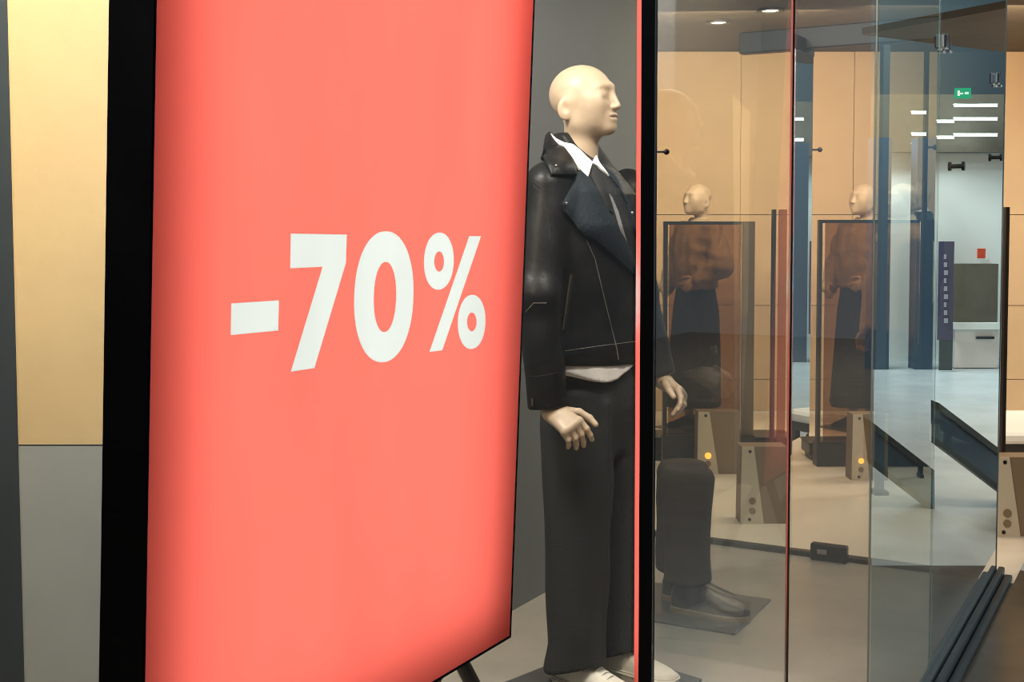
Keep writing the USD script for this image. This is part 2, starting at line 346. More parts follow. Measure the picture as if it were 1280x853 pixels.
def hand_bones(wr, h, a, pn, s=1.0, curl=(0.30, 0.85, 1.25)):
    """wrist point, hand direction, direction of the thumb's side, palm normal -> list of (chain points, radii, blend)"""
    wr, h, a, pn = (np.array(x, float) for x in (wr, h, a, pn)); out = []
    out.append(([wr, wr + h * .02 * s], [.025 * s, .025 * s], .02))
    for o in (-.026, -.009, .009, .026):
        out.append(([wr + a * o * .6 * s + h * .01 * s, wr + (a * o + h * .088) * s], [.015 * s, .0125 * s], .02))
    for i, (o, L, r) in enumerate(((.030, .070, .0088), (.010, .080, .0092), (-.011, .075, .0088), (-.031, .058, .0078))):
        q = wr + (a * o + h * .088) * s; pts, rs = [q], [r * 1.18 * s]
        for k, (fr, th) in enumerate(zip((.45, .32, .23), curl)):
            th = th + 0.10 * i * (k > 0) - (0.25 if i == 0 else 0)
            dr = math.cos(th) * h + math.sin(th) * pn + a * (o * 1.2)
            q = q + dr / np.linalg.norm(dr) * L * fr * s; pts.append(q); rs.append(r * (1.0 - .1 * k) * s)
        out.append((pts, rs, .004))
    b = wr + (a * .020 + h * .028) * s; t1 = b + (a * .036 + h * .030 + pn * .012) * s; t2 = t1 + (a * .012 + h * .030 + pn * .012) * s; t3 = t2 + (h * .024 + pn * .008) * s
    out.append(([b, t1, t2, t3], [.0155 * s, .0118 * s, .0105 * s, .0085 * s], .006))
    return out
def hand_sdf(p, bones):
    palm = None
    for pts, rs, k in bones[:5]:
        e = chain(p, pts, rs); palm = e if palm is None else smin(palm, e, k)
    d = palm
    for pts, rs, k in bones[5:]:
        e = chain(p, pts, rs, .004); d = smin(d, e, .006)
    return d

# ------------------------------------------------------------------ the setting
S_END, WALL_M, CEIL = 5.06, -2.12, 2.79
fl = struct('floor', fbox(-1.2, S_END, -2.4, FRONT, -0.05, 0), 'display_floor', 'pale grey polished floor of the display window and entrance')
obj('entrance_floor', fbox(S_END, 13.5, -9, FRONT + .07, -0.05, 0.0005), 'cream_floor', fl, label='cream stone floor inside the shop')
obj('walkway_floor', fbox(-6, 16, FRONT, 4.84, -0.05, -0.002), 'stone_floor', fl, label='dark brown polished stone floor of the walkway')
struct('ceiling', [fbox(-1.2, S_END, -2.4, FRONT, CEIL, CEIL + .05), fbox(S_END, 8.6, -5.6, FRONT, CEIL, CEIL + .05), bx(-3.0, 4.92, 7.2, 9.36, CEIL + .002, CEIL + .05)], 'ceiling', 'brown painted shop ceiling')
wl = struct('wall_display', fbox(1.95, 4.93, WALL_M - .08, WALL_M, 0, CEIL), 'grey_wall', 'matt grey back wall of the display window')
struct('wall_side', fbox(-1.12, 1.95, WALL_M - .08, WALL_M, 0, CEIL), 'cool_grey', 'dark blue-grey wall at the far left of the display window')
struct('wall_left', fbox(-1.2, -1.12, -2.4, FRONT, 0, CEIL), 'grey_wall', 'grey side wall at the left end of the display window')
struct('wall_opposite', fbox(-6, 9, 4.84, 4.94, -.05, 4.6), 'opposite', 'dark blue-grey shop wall across the walkway')
# beige panelled wall at the back of the shop
wb = struct('wall_back', bx(-3.0, 4.92, 9.36, 9.44, 0, CEIL + .05), 'dark_metal', 'beige panelled rear wall of the shop')
xs = [-2.6, -1.726, -.852, .022, .896, 1.770, 2.644, 3.518, 4.22, 4.90]; zs = [0.0, .248, .826, 1.532, CEIL]
for i in range(len(xs) - 1):
    for j in range(4): obj('panel', bx(xs[i] + .002, xs[i + 1] - .002, 9.33 - .003 * ((i + j) % 2), 9.36, zs[j] + .0025, zs[j + 1] - .0025), 'beige', wb)

# the glass shop front, one pane after another along the walkway
joints = [-0.2, 1.485, 2.165, 2.845, 3.645, S_END]
names = ['large glass pane in front of the red sign and mannequin', 'glass pane right of the black upright', 'glass pane over the second security gate', 'narrow glass pane in front of the dark-coated mannequins', 'reflecting end pane of the glass front beside the opening']
gl = ['front_glass', 'side_glass', 'side_glass', 'coated_glass', 'mirror_glass']
for i in range(5):
    w = data(UsdGeom.Xform.Define(stage, f'/World/window_{i + 1}'), names[i], kind='structure')
    s0, s1 = joints[i] + .003, joints[i + 1] - .003
    obj('pane', fbox(s0, s1, FRONT - .004, FRONT + .004, .03, 2.66), gl[i], w)
    if i > 1: obj('edge', fbox(s0 - .0018, s0 - .0002, FRONT - .002, FRONT + .002, .03, 2.66), 'glass_edge', w)
    if i == 4: obj('edge', fbox(s1 + .0002, s1 + .012, FRONT - .008, FRONT + .006, .03, 2.66), 'glass_edge', w)
def wedge(p, nrm, wd, z0, z1):                          # bevelled metal strip whose bright face looks along nrm
    nrm = np.array([*nrm, 0.0]); nrm /= np.linalg.norm(nrm); t = np.array([-nrm[1], nrm[0], 0]); p = np.array([p[0], p[1], 0])
    q = [p - t * wd / 2, p + t * wd / 2, p + t * wd * .3 - nrm * .006, p - t * wd * .3 - nrm * .006]
    return box8([v + Z * z for z in (z0, z1) for v in q])
P8 = sf(1.492, FRONT)
t1 = data(UsdGeom.Xform.Define(stage, '/World/trim_1'), 'black upright between the first two glass panes with an added strip mirroring the red sign', kind='structure')
pa, pb, pc, pd = at(800.6, 300, 1.572), at(817.4, 300, 1.585), at(816.6, 300, 1.640), at(801.2, 300, 1.640)
obj('upright', box8([np.array([v[0], v[1], z]) for z in (0, 2.7) for v in (pa, pb, pc, pd)]), 'black', t1)
obj('added_edge_strip', wedge(at(798.0, 300, 1.585)[:2], (-.98, -.22), .019, 0, 2.7), 'chrome', t1, label='added polished strip angled to mirror the red sign')  # added strip, turned so the sign shows as a glowing glass edge
obj('glazing_bead', wedge(at(818.6, 300, 1.63)[:2], (-.25, -.97), .0045, 0, 2.7), 'steel', t1, label='grey glazing bead')
t2 = data(UsdGeom.Xform.Define(stage, '/World/trim_2'), 'slim added polished strip mirroring the red sign at the edge of the second glass pane', kind='structure')
obj('added_edge_strip', wedge(at(987.5, 300, 2.185)[:2], (-.856, -.518), .0034, 0.05, 2.66), 'dull_steel', t2)  # added strip set to catch the sign as a glint
# side pane of the window, across behind the front; mirrors the mannequin a little
w6 = data(UsdGeom.Xform.Define(stage, '/World/window_6'), 'glass side pane of the display window standing across behind the front', kind='structure')
obj('pane', fbox(3.656, 3.664, -1.55, -1.05, .004, 2.66), 'side_glass', w6)
# glass wall across the entrance: floor track, patch fitting, head rail
struct('trim_3', fsoft(S_END - .012, S_END + .03, -2.1, FRONT - .01, 0, .022, r=.004), 'dark_metal', 'dark floor track across the entrance')
struct('trim_4', fsoft(S_END - .02, S_END + .04, -1.70, FRONT - .01, 2.16, 2.25, r=.004), 'dark_metal', 'dark head rail over the entrance')
# blue-black base rail below the glass front
t5 = data(UsdGeom.Xform.Define(stage, '/World/trim_5'), 'blue-black metal base rail under the end of the glass front', kind='structure')
obj('channel', fsoft(-.2, S_END + .03, FRONT - .035, FRONT - .006, .0, .040, r=.004), 'rail', t5)
obj('channel', fsoft(-.2, S_END + .06, FRONT + .006, FRONT + .03, .0, .046, r=.004), 'rail', t5)
obj('skirting', fsoft(-.2, S_END + .05, FRONT + .031, FRONT + .06, -.002, .020, r=.004), 'rail', t5)

# ------------------------------------------------------------------ left end: tan panel, black panel
def slab(q, th, mat):                                   # four points, given depth along the view of the camera's eye
    q = np.array(q); n_ = np.cross(q[1] - q[0], q[3] - q[0]); n_ /= np.linalg.norm(n_)
    if n_ @ (EYE - q[0]) < 0: n_ = -n_
    return box8([*(q - n_ * th), *q])
def lean(pxs, m): return [on_plane(px, py, N, m) for px, py in pxs]
tp = thing('wall_banner', 'tall tan hanging panel at the left edge with shade painted into its lower half', 'banner', loc=(0, 0, 0))
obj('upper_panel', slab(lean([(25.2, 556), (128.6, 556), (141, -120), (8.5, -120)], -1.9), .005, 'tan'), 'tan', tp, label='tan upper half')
obj('shaded_panel', slab(lean([(37, 1010), (120.5, 1010), (128.6, 558), (25.2, 558)], -1.9), .005, 'tan_shaded'), 'tan_shaded', tp, label='lower half of the tan panel in painted shade')  # shade and reflection on the tan panel put into this board's colour
# ------------------------------------------------------------------ the red lightbox
R0 = at(638, 797, 3.0)
def sign_up(a): return math.cos(a) * Z + math.sin(a) * N
best = min(np.linspace(-.02, .15, 400), key=lambda a: abs((lambda q: (q[0] / q[1] * FOC + 640) - 671)(at(671, 0, 3) if False else R0 + sign_up(a) * 1.77)))
UP = sign_up(best); SN = np.cross(D, UP); SN = SN if SN @ (EYE - R0) > 0 else -SN
def sign_uv(px, py):
    q = on_plane(px, py, SN, R0 @ SN) - R0; return np.stack([q @ D, q @ UP], -1)
uL = float(sign_uv(184.0, 430.0)[0]); SH = 1.98
def on_sign(m2, z0): return frame_map(m2, R0 + SN * z0, D, UP, SN)
def pix_poly(pts): return Polygon(sign_uv([p[0] for p in pts], [p[1] for p in pts]))
def pix_ell(x0, x1, y0, y1, pw=2.0, skew=0.0, n=72):
    t = np.linspace(0, 2 * np.pi, n, endpoint=False); c, s = np.cos(t), np.sin(t)
    X, Y = np.sign(c) * abs(c) ** (2 / pw), np.sign(s) * abs(s) ** (2 / pw)
    return pix_poly(list(zip((x0 + x1) / 2 + (x1 - x0) / 2 * X - skew * Y, (y0 + y1) / 2 + (y1 - y0) / 2 * Y)))
g_minus = [pix_poly([(288.6, 379.3), (348.5, 375.4), (347.6, 413.5), (288, 419.3)])]
g_seven = [pix_poly([(363, 292), (433.3, 293.2), (432.2, 329), (392.7, 460.6), (363, 465), (402.8, 333.7), (362.3, 335.8)])]
g_zero = [pix_ell(442.3, 516.6, 289, 453.2, 2.15, 2.5).difference(pix_ell(467, 494.8, 327.6, 415.2, 2.1, 1.0))]
g_pct = [pix_ell(529.6, 567, 290.7, 362.5, 2.1, .8).difference(pix_ell(542.6, 554.6, 314.6, 339.6)), pix_ell(572, 606.6, 368.6, 436.6, 2.1, .8).difference(pix_ell(583.6, 595.3, 391, 414.2)),
         pix_poly([(586.2, 295.2), (601.2, 295.2), (552.6, 438.2), (536.3, 440.4)])]
ls = thing('lightbox_sign', 'large glowing red lightbox sign reading -70% in white', 'sign', loc=(R0[0], R0[1], 0))
e = .006; face = Polygon([(uL + e, e), (-e, e), (-e, SH - e), (uL + e, SH - e)])
for g in g_minus + g_seven + g_zero + g_pct: face = face.difference(g)
obj('fabric', on_sign(extrude(face, .0006), 0), 'red_fabric', ls, label='red translucent fabric face')
for nm, g, lb in (('minus_sign', g_minus, 'white minus sign'), ('numeral', g_seven, 'white numeral 7'), ('numeral', g_zero, 'white numeral 0'), ('percent_sign', g_pct, 'white percent sign')):
    obj(nm, [on_sign(extrude(x, .0006), 0) for x in g], 'white_fabric', ls, label=lb)
DEP = .097
def sbar(u0, u1, v0, v1, z0, z1): return on_sign(trimesh.Trimesh(bx(u0, u1, v0, v1, z0, z1).vertices, bx(0, 1, 0, 1, 0, 1).faces, process=False), 0)
for a in ((uL, uL + e, 0, SH), (-e, 0, 0, SH), (uL + e, -e, 0, e), (uL + e, -e, SH - e, SH)): obj('frame_bar', sbar(*a, -DEP, .002), 'black_panel', ls, label='black edge bar')
obj('back_panel', sbar(uL + e, -e, e, SH - e, -DEP, -DEP + .004), 'sign_back', ls)
obj('light_board', sbar(uL + .075, -.075, .075, SH - .075, -DEP + .006, -DEP + .012), 'led_board', ls, label='white LED board behind the fabric')
for u in (-.20, uL + .2):                               # A-frame legs down to the floor
    for k, (du, dm) in enumerate(((.10, .16), (-.06, -.20))):
        a = R0 + D * u + UP * .03 - SN * DEP * .5; b = a + D * du + N * dm; b[2] = .012
        obj('leg', tube([a, a * .5 + b * .5, b], .019, 12), 'black', ls, label='round black leg')

# ------------------------------------------------------------------ the mannequin in the leather jacket
MB, MYAW = np.array([.234, 3.65, 0]), -43.0
m1 = thing('mannequin', 'bald mannequin in a black leather jacket and wide dark trousers beside the red sign', 'mannequin', loc=MB, yaw=MYAW)
cy_, sy_ = math.cos(math.radians(MYAW)), math.sin(math.radians(MYAW))
RM = np.array([[cy_, -sy_, 0], [sy_, cy_, 0], [0, 0, 1]])
to_loc = lambda p: (np.asarray(p) - MB) @ RM
HC, HYAW = np.array([-.030, 0, 1.806]), math.radians(12)
def to_head(p):
    c, s = math.cos(HYAW), math.sin(HYAW); return (p - HC) @ np.array([[c, -s, 0], [s, c, 0], [0, 0, 1]])
ARM = {-1: [np.array([0, -.195, 1.505]), np.array([.036, -.274, 1.20]), np.array([.066, -.264, .895])],
       1: [np.array([.010, .190, 1.500]), np.array([-.005, .232, 1.22]), np.array([.080, .245, .940])]}
HB = {s: hand_bones(ARM[s][2] + np.array([.010, 0, -.016]), np.array([.90, 0, -.436]), np.array([.24, -s * .835, .495]), np.array([-.364, -s * .55, -.75]), 1.0, (.80, 1.25, 1.5)) for s in (-1, 1)}
def body1(p):
    d = near(p, HC + np.array([.01, 0, -.02]), .145, .20, lambda p: head_sdf(to_head(p)))
    d = smin(d, cap(p, (-.030, 0, 1.72), (-.038, 0, 1.58), .050, .058), .03)
    d = smin(d, stack(p, [.92, 1.1, 1.38, 1.5, 1.57], [0, 0, 0, -.01, -.03], [0] * 5, [.095, .085, .10, .085, .06], [.125, .125, .16, .13, .075]), .04)
    for s in (-1, 1):
        a = ARM[s]; d = smin(d, cap(p, (-.03, s * .05, 1.55 - .06 * (s > 0)), (0, s * .165, 1.48 - .05 * (s > 0)), .045), .03)
        d = smin(d, chain(p, a, [.048, .040, .028], .02), .02)
        d = smin(d, chain(p, [(0, s * .08 + .01, .95), (.02, s * .09 + .015, .52), (.0, s * .10, .10)], [.085, .055, .035], .02), .03)
        d = smin(d, cap(p, (0, s * .10 + .018, .07), (.12, s * .10 + .018, .05), .026, .02), .02)
        d = smin(d, near(p, a[2] + np.array([.06, 0, -.07]), .17, .22, lambda p: hand_sdf(p, HB[s])), .01)
    return d
obj('body', mesh_sdf(body1, (-.16, -.40, .02), (.27, .40, 1.92), .0036), 'skin', m1, smooth=True, local=True)
TZ = [.985, 1.10, 1.25, 1.40, 1.50, 1.56, 1.60]
def jtorso(p):
    d = stack(p, TZ, [.012, .010, .012, .018, .005, -.01, -.02], [0] * 7, [.140, .130, .132, .136, .118, .09, .07], [.205, .198, .203, .215, .205, .165, .09], 2.2)
    for s in (-1, 1): d = smin(d, cap(p, (-.02, s * .07, 1.583), (0, s * .185, 1.530), .052, .058), .04)
    return smax(d, -ell(p, (.04, .126, 1.615), (.20, .055, .105)), .03)
def jcollar(p): return smax(stack(p, [1.56, 1.62, 1.688], [-.035, -.043, -.050], [0] * 3, [.105, .088, .078], [.105, .086, .076]), p[:, 0] - .01 + (p[:, 2] - 1.62) * .7, .01)
def jacket(p, fold=True):
    d = smax(jtorso(p), .990 - p[:, 2] - .02 * p[:, 1], .006)
    for s in (-1, 1):
        a = ARM[s]; q = p + np.stack([wob(p, 5 + s, .0032, (22, 22, 30)), np.zeros(len(p)), np.zeros(len(p))], 1) if fold else p
        sl = chain(q, a, [.074, .066, .057], .03); ax = (a[2] - a[1]) / np.linalg.norm(a[2] - a[1])
        sl = smax(sl, (p - a[2]) @ ax - .012, .006); d = smin(d, sl, .028)
    d = smin(d, jcollar(p), .02)
    if fold: d = d + wob(p, 11, .0022, (18, 22, 30))
    return d
jk = obj('jacket', mesh_sdf(jacket, (-.24, -.42, .82), (.26, .42, 1.72), .0065), 'leather', m1, smooth=True, local=True, label='black leather biker jacket')
def march(px, py, f):
    o = to_loc(EYE); d = ray(px, py); d = d / np.linalg.norm(d, axis=-1, keepdims=True); d = d @ RM
    t = np.full(len(d), 3.05); bt, bv = t.copy(), np.full(len(d), 9.0)
    for _ in range(90):
        v = f(o + d * t[:, None]); b = np.abs(v) < bv; bt[b], bv[b] = t[b], np.abs(v[b]); t = t + np.clip(v, -.05, .05) * .7
    p = o + d * bt[:, None]; g, v = grad(f, p); n = g / np.maximum(np.linalg.norm(g, axis=1, keepdims=True), 1e-6)
    return p - n * v[:, None], n
def patch(poly, f, off, th, res=3.0, bulge=0.0, smoothn=2):
    """a cut piece of cloth or leather of real thickness lying on the body below it"""
    pg = Polygon(poly).buffer(0)
    if pg.geom_type != 'Polygon': pg = max(pg.geoms, key=lambda g: g.area)
    ring = np.array(pg.exterior.segmentize(res).coords)[:-1]; x0, y0, x1, y1 = pg.bounds
    gx, gy = np.meshgrid(np.arange(x0, x1, res), np.arange(y0, y1, res)); inner = prep(pg.buffer(-res * .55))
    pin = np.array([q for q in np.stack([gx.ravel(), gy.ravel()], 1) if inner.contains(Point(q))]).reshape(-1, 2)
    P = np.vstack([ring, pin]); T = Delaunay(P).simplices; pp = prep(pg.buffer(.02))
    T = np.array([t for t in T if pp.contains(Point(P[t].mean(0))) and Polygon(P[t]).area > 1e-3])
    B, n = march(P[:, 0], P[:, 1], f); k = len(P); r = len(ring)
    ed = np.array([min(pg.exterior.distance(Point(q)) / (4 * res), 1) for q in P]); h = off + bulge * np.sqrt(ed)
    V = np.vstack([B + n * (h + th)[:, None], B + n * (h * .0 + off * .3)[:, None]])
    def up(t): a, b, c = V[t]; return np.cross(b - a, c - a) @ n[t[0]] > 0
    F = [t if up(t) else t[::-1] for t in T]; F += [t[::-1] + k for t in F]
    F += [(i, (i + 1) % r, (i + 1) % r + k) for i in range(r)] + [(i, (i + 1) % r + k, i + k) for i in range(r)]
    m = trimesh.Trimesh(V, np.array(F), process=False); m.fix_normals(); return m
def line_on(pts, f, off, r, n=6):
    q = np.array(LineString(pts).segmentize(4).coords); p, nn = march(q[:, 0], q[:, 1], f); return tube(p + nn * off, r, n)
JS = lambda p: smin(jacket(p, False), cap(p, (-.030, 0, 1.72), (-.038, 0, 1.56), .054, .060), .03)
JT = lambda p: jtorso(p)
inner = [(738.5, 207), (746, 209), (763, 226), (771.5, 236), (781, 255), (790, 283), (794, 300), (797, 322), (798, 345), (780, 318), (761, 276), (745, 246), (731, 222)]
vest = obj('vest', patch(inner, JS, .003, .002), 'suede_black', m1, local=True, label='black tie and vest under the jacket', smooth=35)
obj('shirt_front', patch([(759.6, 243), (763.5, 248), (771, 266), (780, 297), (788, 326), (782, 318), (775, 294), (767.5, 268)], JS, .006, .0015), 'grey_shirt', vest, local=True, label='grey strip of cloth down the chest')
obj('tie', patch([(738.5, 208), (743, 209), (752, 226), (757, 244), (764, 268), (757, 262), (746, 240), (737, 222)], JS, .007, .002, bulge=.006), 'coat', vest, local=True, label='black tie', smooth=35)
col = obj('shirt_collar', patch([(690, 167.6), (696, 173), (715.6, 183.4), (738.8, 205.5), (733, 223.5), (721, 212), (705, 189)], JS, .008, .0025), 'shirt', m1, local=True, label='white shirt collar', smooth=35)
obj('collar_point', patch([(738.3, 206), (743.2, 196), (746.6, 204.5), (765.5, 223), (763.5, 225.5), (745.5, 210.5)], JS, .008, .0025, res=2), 'shirt', col, local=True)
obj('collar', patch([(684, 166.5), (691, 168.2), (703, 184), (710, 196), (715.6, 206), (718, 220.5), (689, 220.5), (681, 203), (674, 192), (669.5, 183.4)], JS, .010, .004, bulge=.008), 'leather', jk, local=True, label='black leather collar', smooth=35)
obj('lapel', patch([(717.6, 219.5), (722.7, 215), (733, 224), (745.5, 241.5), (761.3, 271), (779, 300), (793, 331), (800, 352), (784, 338), (767, 321), (743.6, 300), (729.7, 294), (710, 273), (704, 266), (701.5, 255.5), (710, 239.7), (716.5, 227)], JS, .008, .004, bulge=.007), 'leather_reflect_blue', jk, local=True, label='wide black lapel with a painted blue reflection', smooth=35)
obj('lapel', patch([(746.4, 204.5), (752.5, 210), (763, 218.6), (771, 230), (772, 236), (782.5, 254), (788, 271), (794, 291), (799, 318), (795, 306), (789.5, 284), (780.7, 256), (771, 237), (763, 227)], JS, .009, .003, res=2, bulge=.004), 'leather_reflect_blue', jk, local=True, label='narrow view of the far lapel', smooth=35)
for q in ((692.8, 213.5), (702.4, 255.5), (783.5, 269)):
    p, n = march([q[0]], [q[1]], JS); p = p + n * .021; obj('stud', trimesh.Trimesh(ball((0, 0, 0), .0046, 1).vertices + p, ball((0, 0, 0), .0046, 1).faces), 'steel', jk, local=True, label='small metal stud', smooth=True)
J0 = lambda p: jacket(p, True)
zp = obj('zip', line_on([(713.2, 343), (709, 372), (703.6, 413)], J0, .002, .0038), 'brass', jk, local=True, label='slanting metal pocket zip')
obj('zip', line_on([(667, 498), (667.5, 507)], J0, .006, .0028), 'brass', jk, local=True, label='small cuff zip pull')
obj('zip_flap', line_on([(715.4, 343), (711.5, 372), (706, 413)], J0, .001, .0034), 'suede_black', jk, local=True)
obj('seam', line_on([(733, 300), (743.6, 324), (756, 376), (771, 437), (773, 450)], J0, .0008, .0013), 'seam', jk, local=True, label='pale seam down the front')
obj('seam', line_on([(706, 439), (746.7, 433), (794, 427)], J0, .0002, .001), 'seam', jk, local=True)
obj('seam', line_on([(657, 390), (667, 379), (683, 379)], J0, .0002, .001), 'seam', jk, local=True, label='elbow seam of the sleeve')
obj('seam', line_on([(660, 471), (680, 470), (699, 465)], J0, -.0004, .001), 'suede_black', jk, local=True)
for pts in ([(666, 232), (676, 240), (684, 262), (688, 300)], [(668, 228), (679, 236)]): obj('seam', line_on(pts, J0, -.0003, .0012), 'suede_black', jk, local=True)
def shirt1(p):
    th = p[:, 1]; hem = .946 + .022 * (1 - np.cos(np.clip((th + .08) * 20, -3.1, 3.1)))
    return smax(stack(p, [.86, .95, 1.05], [.012] * 3, [0] * 3, [.142, .134, .12], [.196, .192, .18], 2.2) + wob(p, 4, .003, (60, 60, 12)), hem - p[:, 2], .004)
obj('shirt_tail', mesh_sdf(shirt1, (-.2, -.26, .84), (.2, .26, 1.06), .006), 'shirt', m1, smooth=True, local=True, label='white shirt tail below the jacket hem')
def trousers(p):
    d = stack(p, [.72, .86, .95, 1.02], [.012, .012, .01, .005], [.02, .02, .015, .01], [.10, .122, .12, .115], [.155, .168, .168, .165], 2.2)
    for s in (-1, 1):
        q = p + np.stack([wob(p, 21 + s, .0035, (10, 14, 16)), np.zeros(len(p)), np.zeros(len(p))], 1)
        lg = stack(q, [.045, .085, .14, .30, .55, .80, .92], [.018, .016, .022, .020, .020, .012, .008], [s * .10 + .018 - .025 * (s > 0), s * .10 + .018 - .025 * (s > 0), s * .098 + .018 - .02 * (s > 0), s * .096 + .018 - .012 * (s > 0), s * .092 + .018, s * .088 + .018, s * .086 + .016], [.108, .100, .094, .100, .108, .118, .10], [.085, .080, .078, .082, .088, .098, .095], 2.1)
        cr = cap(p, (.114, s * .10 + .018, .06), (.128, s * .088 + .018, .88), .006); lg = smin(lg, cr, .03)
        d = smin(d, lg, .025)
    d = smax(d, .062 + .32 * np.maximum(p[:, 0], -.06) - p[:, 2], .006)
    return d
obj('trousers', mesh_sdf(trousers, (-.2, -.26, .02), (.22, .26, 1.04), .0075), 'trouser', m1, smooth=True, local=True, label='wide dark grey trousers')

def shoe_mesh(xs, top, hw, z0, pw=2.4, n=22):
    V = []
    for x, t, w in zip(xs, top, hw):
        a = np.linspace(0, np.pi, n); c, s = np.cos(a), np.sin(a)
        V.append(np.stack([np.full(n, x), w * np.sign(c) * np.abs(c) ** (2 / pw), z0 + (t - z0) * np.abs(s) ** (2 / pw)], 1))
    k = len(V); V = np.vstack(V); F = []
    for i in range(k - 1):
        for j in range(n):
            a, b = i * n + j, i * n + (j + 1) % n; F += [(a, b, b + n), (a, b + n, a + n)]
    for i0 in (0, (k - 1) * n):
        for j in range(1, n - 1): F.append((i0, i0 + j, i0 + j + 1))
    m = trimesh.Trimesh(V, F, process=False); m.fix_normals()
    return m
SX = np.array([-.088, -.082, -.066, -.03, 0, .03, .06, .09, .12, .15, .175, .195, .206]); ST = np.array([.060, .082, .092, .098, .1, .094, .084, .072, .062, .054, .048, .042, .034]); SW = np.array([.012, .024, .032, .036, .038, .041, .045, .048, .049, .047, .040, .028, .012])
def sneaker(parent, x, y, yaw, base):
    c, s = math.cos(yaw), math.sin(yaw); R = np.array([[c, -s, 0], [s, c, 0], [0, 0, 1]])
    put = lambda m: trimesh.Trimesh(m.vertices @ R.T + np.array([x, y, base]), m.faces, process=False)
    xi = np.linspace(SX[0], SX[-1], 40); f = lambda v: np.interp(xi, SX, v)
    up = obj('shoe', put(shoe_mesh(xi, f(ST), f(SW), .02)), 'sneaker', parent, smooth=45, local=True, label='cream leather sneaker')
    out = Polygon(np.vstack([np.stack([xi, f(SW) + .005], 1), np.stack([xi, -f(SW) - .005], 1)[::-1]])).buffer(.003)
    so = extrude(out.buffer(-.002), .030); obj('sole', put(so), 'sneaker_sole', up, smooth=30, local=True)
    obj('foxing', put(trimesh.util.concatenate([tube(np.array([[*q, .022] for q in np.array(out.exterior.coords)]), .0035, 6)])), 'sneaker_sole', up, local=True, smooth=True)
    for k in range(5):
        xx = .035 + .020 * k; zt = np.interp(xx, SX, ST)
        obj('lace', put(tube([[xx - .004, -.028, zt - .016], [xx, -.014, zt + .001], [xx, .0, zt + .004], [xx, .014, zt + .001], [xx - .004, .028, zt - .016]], .0032, 6)), 'lace', up, local=True, smooth=True)
        for sg in (-1, 1): obj('eyelet', put(ball((xx + .003, sg * .031, zt - .0195), .0025, 1)), 'hole', up, local=True)
sneaker(m1, .035, -.082, math.radians(2), .008); sneaker(m1, .035, .100, math.radians(8), .008)
obj('base_plate', soft(-.17, .26, -.24, .24, 0, .008, r=.002), 'plate', m1, local=True, label='thin dark metal base plate')

# ------------------------------------------------------------------ figures deeper in the shop
def place_front(px, y): return np.array([(px - 640) / FOC * y, y, 0.0])
_cache = {}
def figure_head(z0):
    def f(p): return smin(head_sdf(p - np.array([.0, 0, z0])), cap(p, (-.03, 0, z0 - .09), (-.04, 0, z0 - .21), .046, .052), .03)
    return f
def woman(label, px, y, yaw, group=None):
    t = thing('mannequin', label, 'mannequin', loc=place_front(px, y), yaw=yaw, group=group); zh = 1.648; ln = .045
    arm = {1: [(0, .155, 1.40), (.02, .27, 1.17), (.14, .17, 1.06)], -1: [(0, -.155, 1.40), (-.02, -.25, 1.16), (.10, -.22, 1.00)]}
    hb = {s: hand_bones(arm[s][2], np.array([.75, -s * .5, -.43]), np.array([.2, -s * .3, .93]), np.array([-.6, -s * .7, 0]), .9) for s in arm}
    def body(p):
        d = figure_head(zh)(p)
        d = smin(d, stack(p, [.80, 1.05, 1.30, 1.42, 1.47], [.02, .01, 0, -.02, -.03], [0] * 5, [.10, .08, .09, .07, .05], [.15, .11, .14, .13, .07]), .04)
        for s in (-1, 1):
            d = smin(d, chain(p, arm[s], [.04, .034, .024], .02), .03); d = smin(d, hand_sdf(p, hb[s]), .01)
            d = smin(d, chain(p, [(.0, s * .08, .85), (.01, s * .085, .45), (0, s * .08, .07)], [.08, .05, .03]), .03)
        return d
    obj('body', mesh_sdf(body, (-.15, -.34, .02), (.34, .34, 1.76), .009), 'skin', t, smooth=True, local=True)
    def sw(p):
        d = stack(p, [1.00, 1.12, 1.28, 1.40, 1.47, 1.50], [.02, .02, .015, 0, -.02, -.03], [0] * 6, [.135, .15, .145, .115, .08, .075], [.175, .185, .185, .165, .11, .085], 2.2)
        for s in (-1, 1): d = smin(d, chain(p, arm[s], [.075, .085, .055], .03), .04)
        return d + wob(p, 3, .006, (25, 25, 35))
    obj('sweater', mesh_sdf(sw, (-.22, -.40, .90), (.26, .40, 1.54), .014), 'sweater', t, smooth=True, local=True, label='chunky beige knitted sweater')
    sk = lambda p: stack(p, [.16, .45, .85, 1.03], [.03, .025, .02, .02], [0] * 4, [.19, .17, .14, .115], [.215, .20, .175, .145]) + wob(p, 9, .006, (28, 28, 3))
    obj('skirt', mesh_sdf(sk, (-.26, -.28, .12), (.28, .28, 1.06), .016), 'skirt', t, smooth=True, local=True, label='long black skirt')
    for s in (-1, 1): obj('shoe', trimesh.Trimesh(shoe_mesh(SX, ST * .8, SW * .8, .006).vertices + np.array([0, s * .08, .006]), shoe_mesh(SX, ST, SW, .006).faces), 'coat', t, smooth=40, local=True, label='black shoe')
    obj('base_plate', soft(-.16, .24, -.2, .2, 0, .006, r=.002), 'plate', t, local=True)
    return t
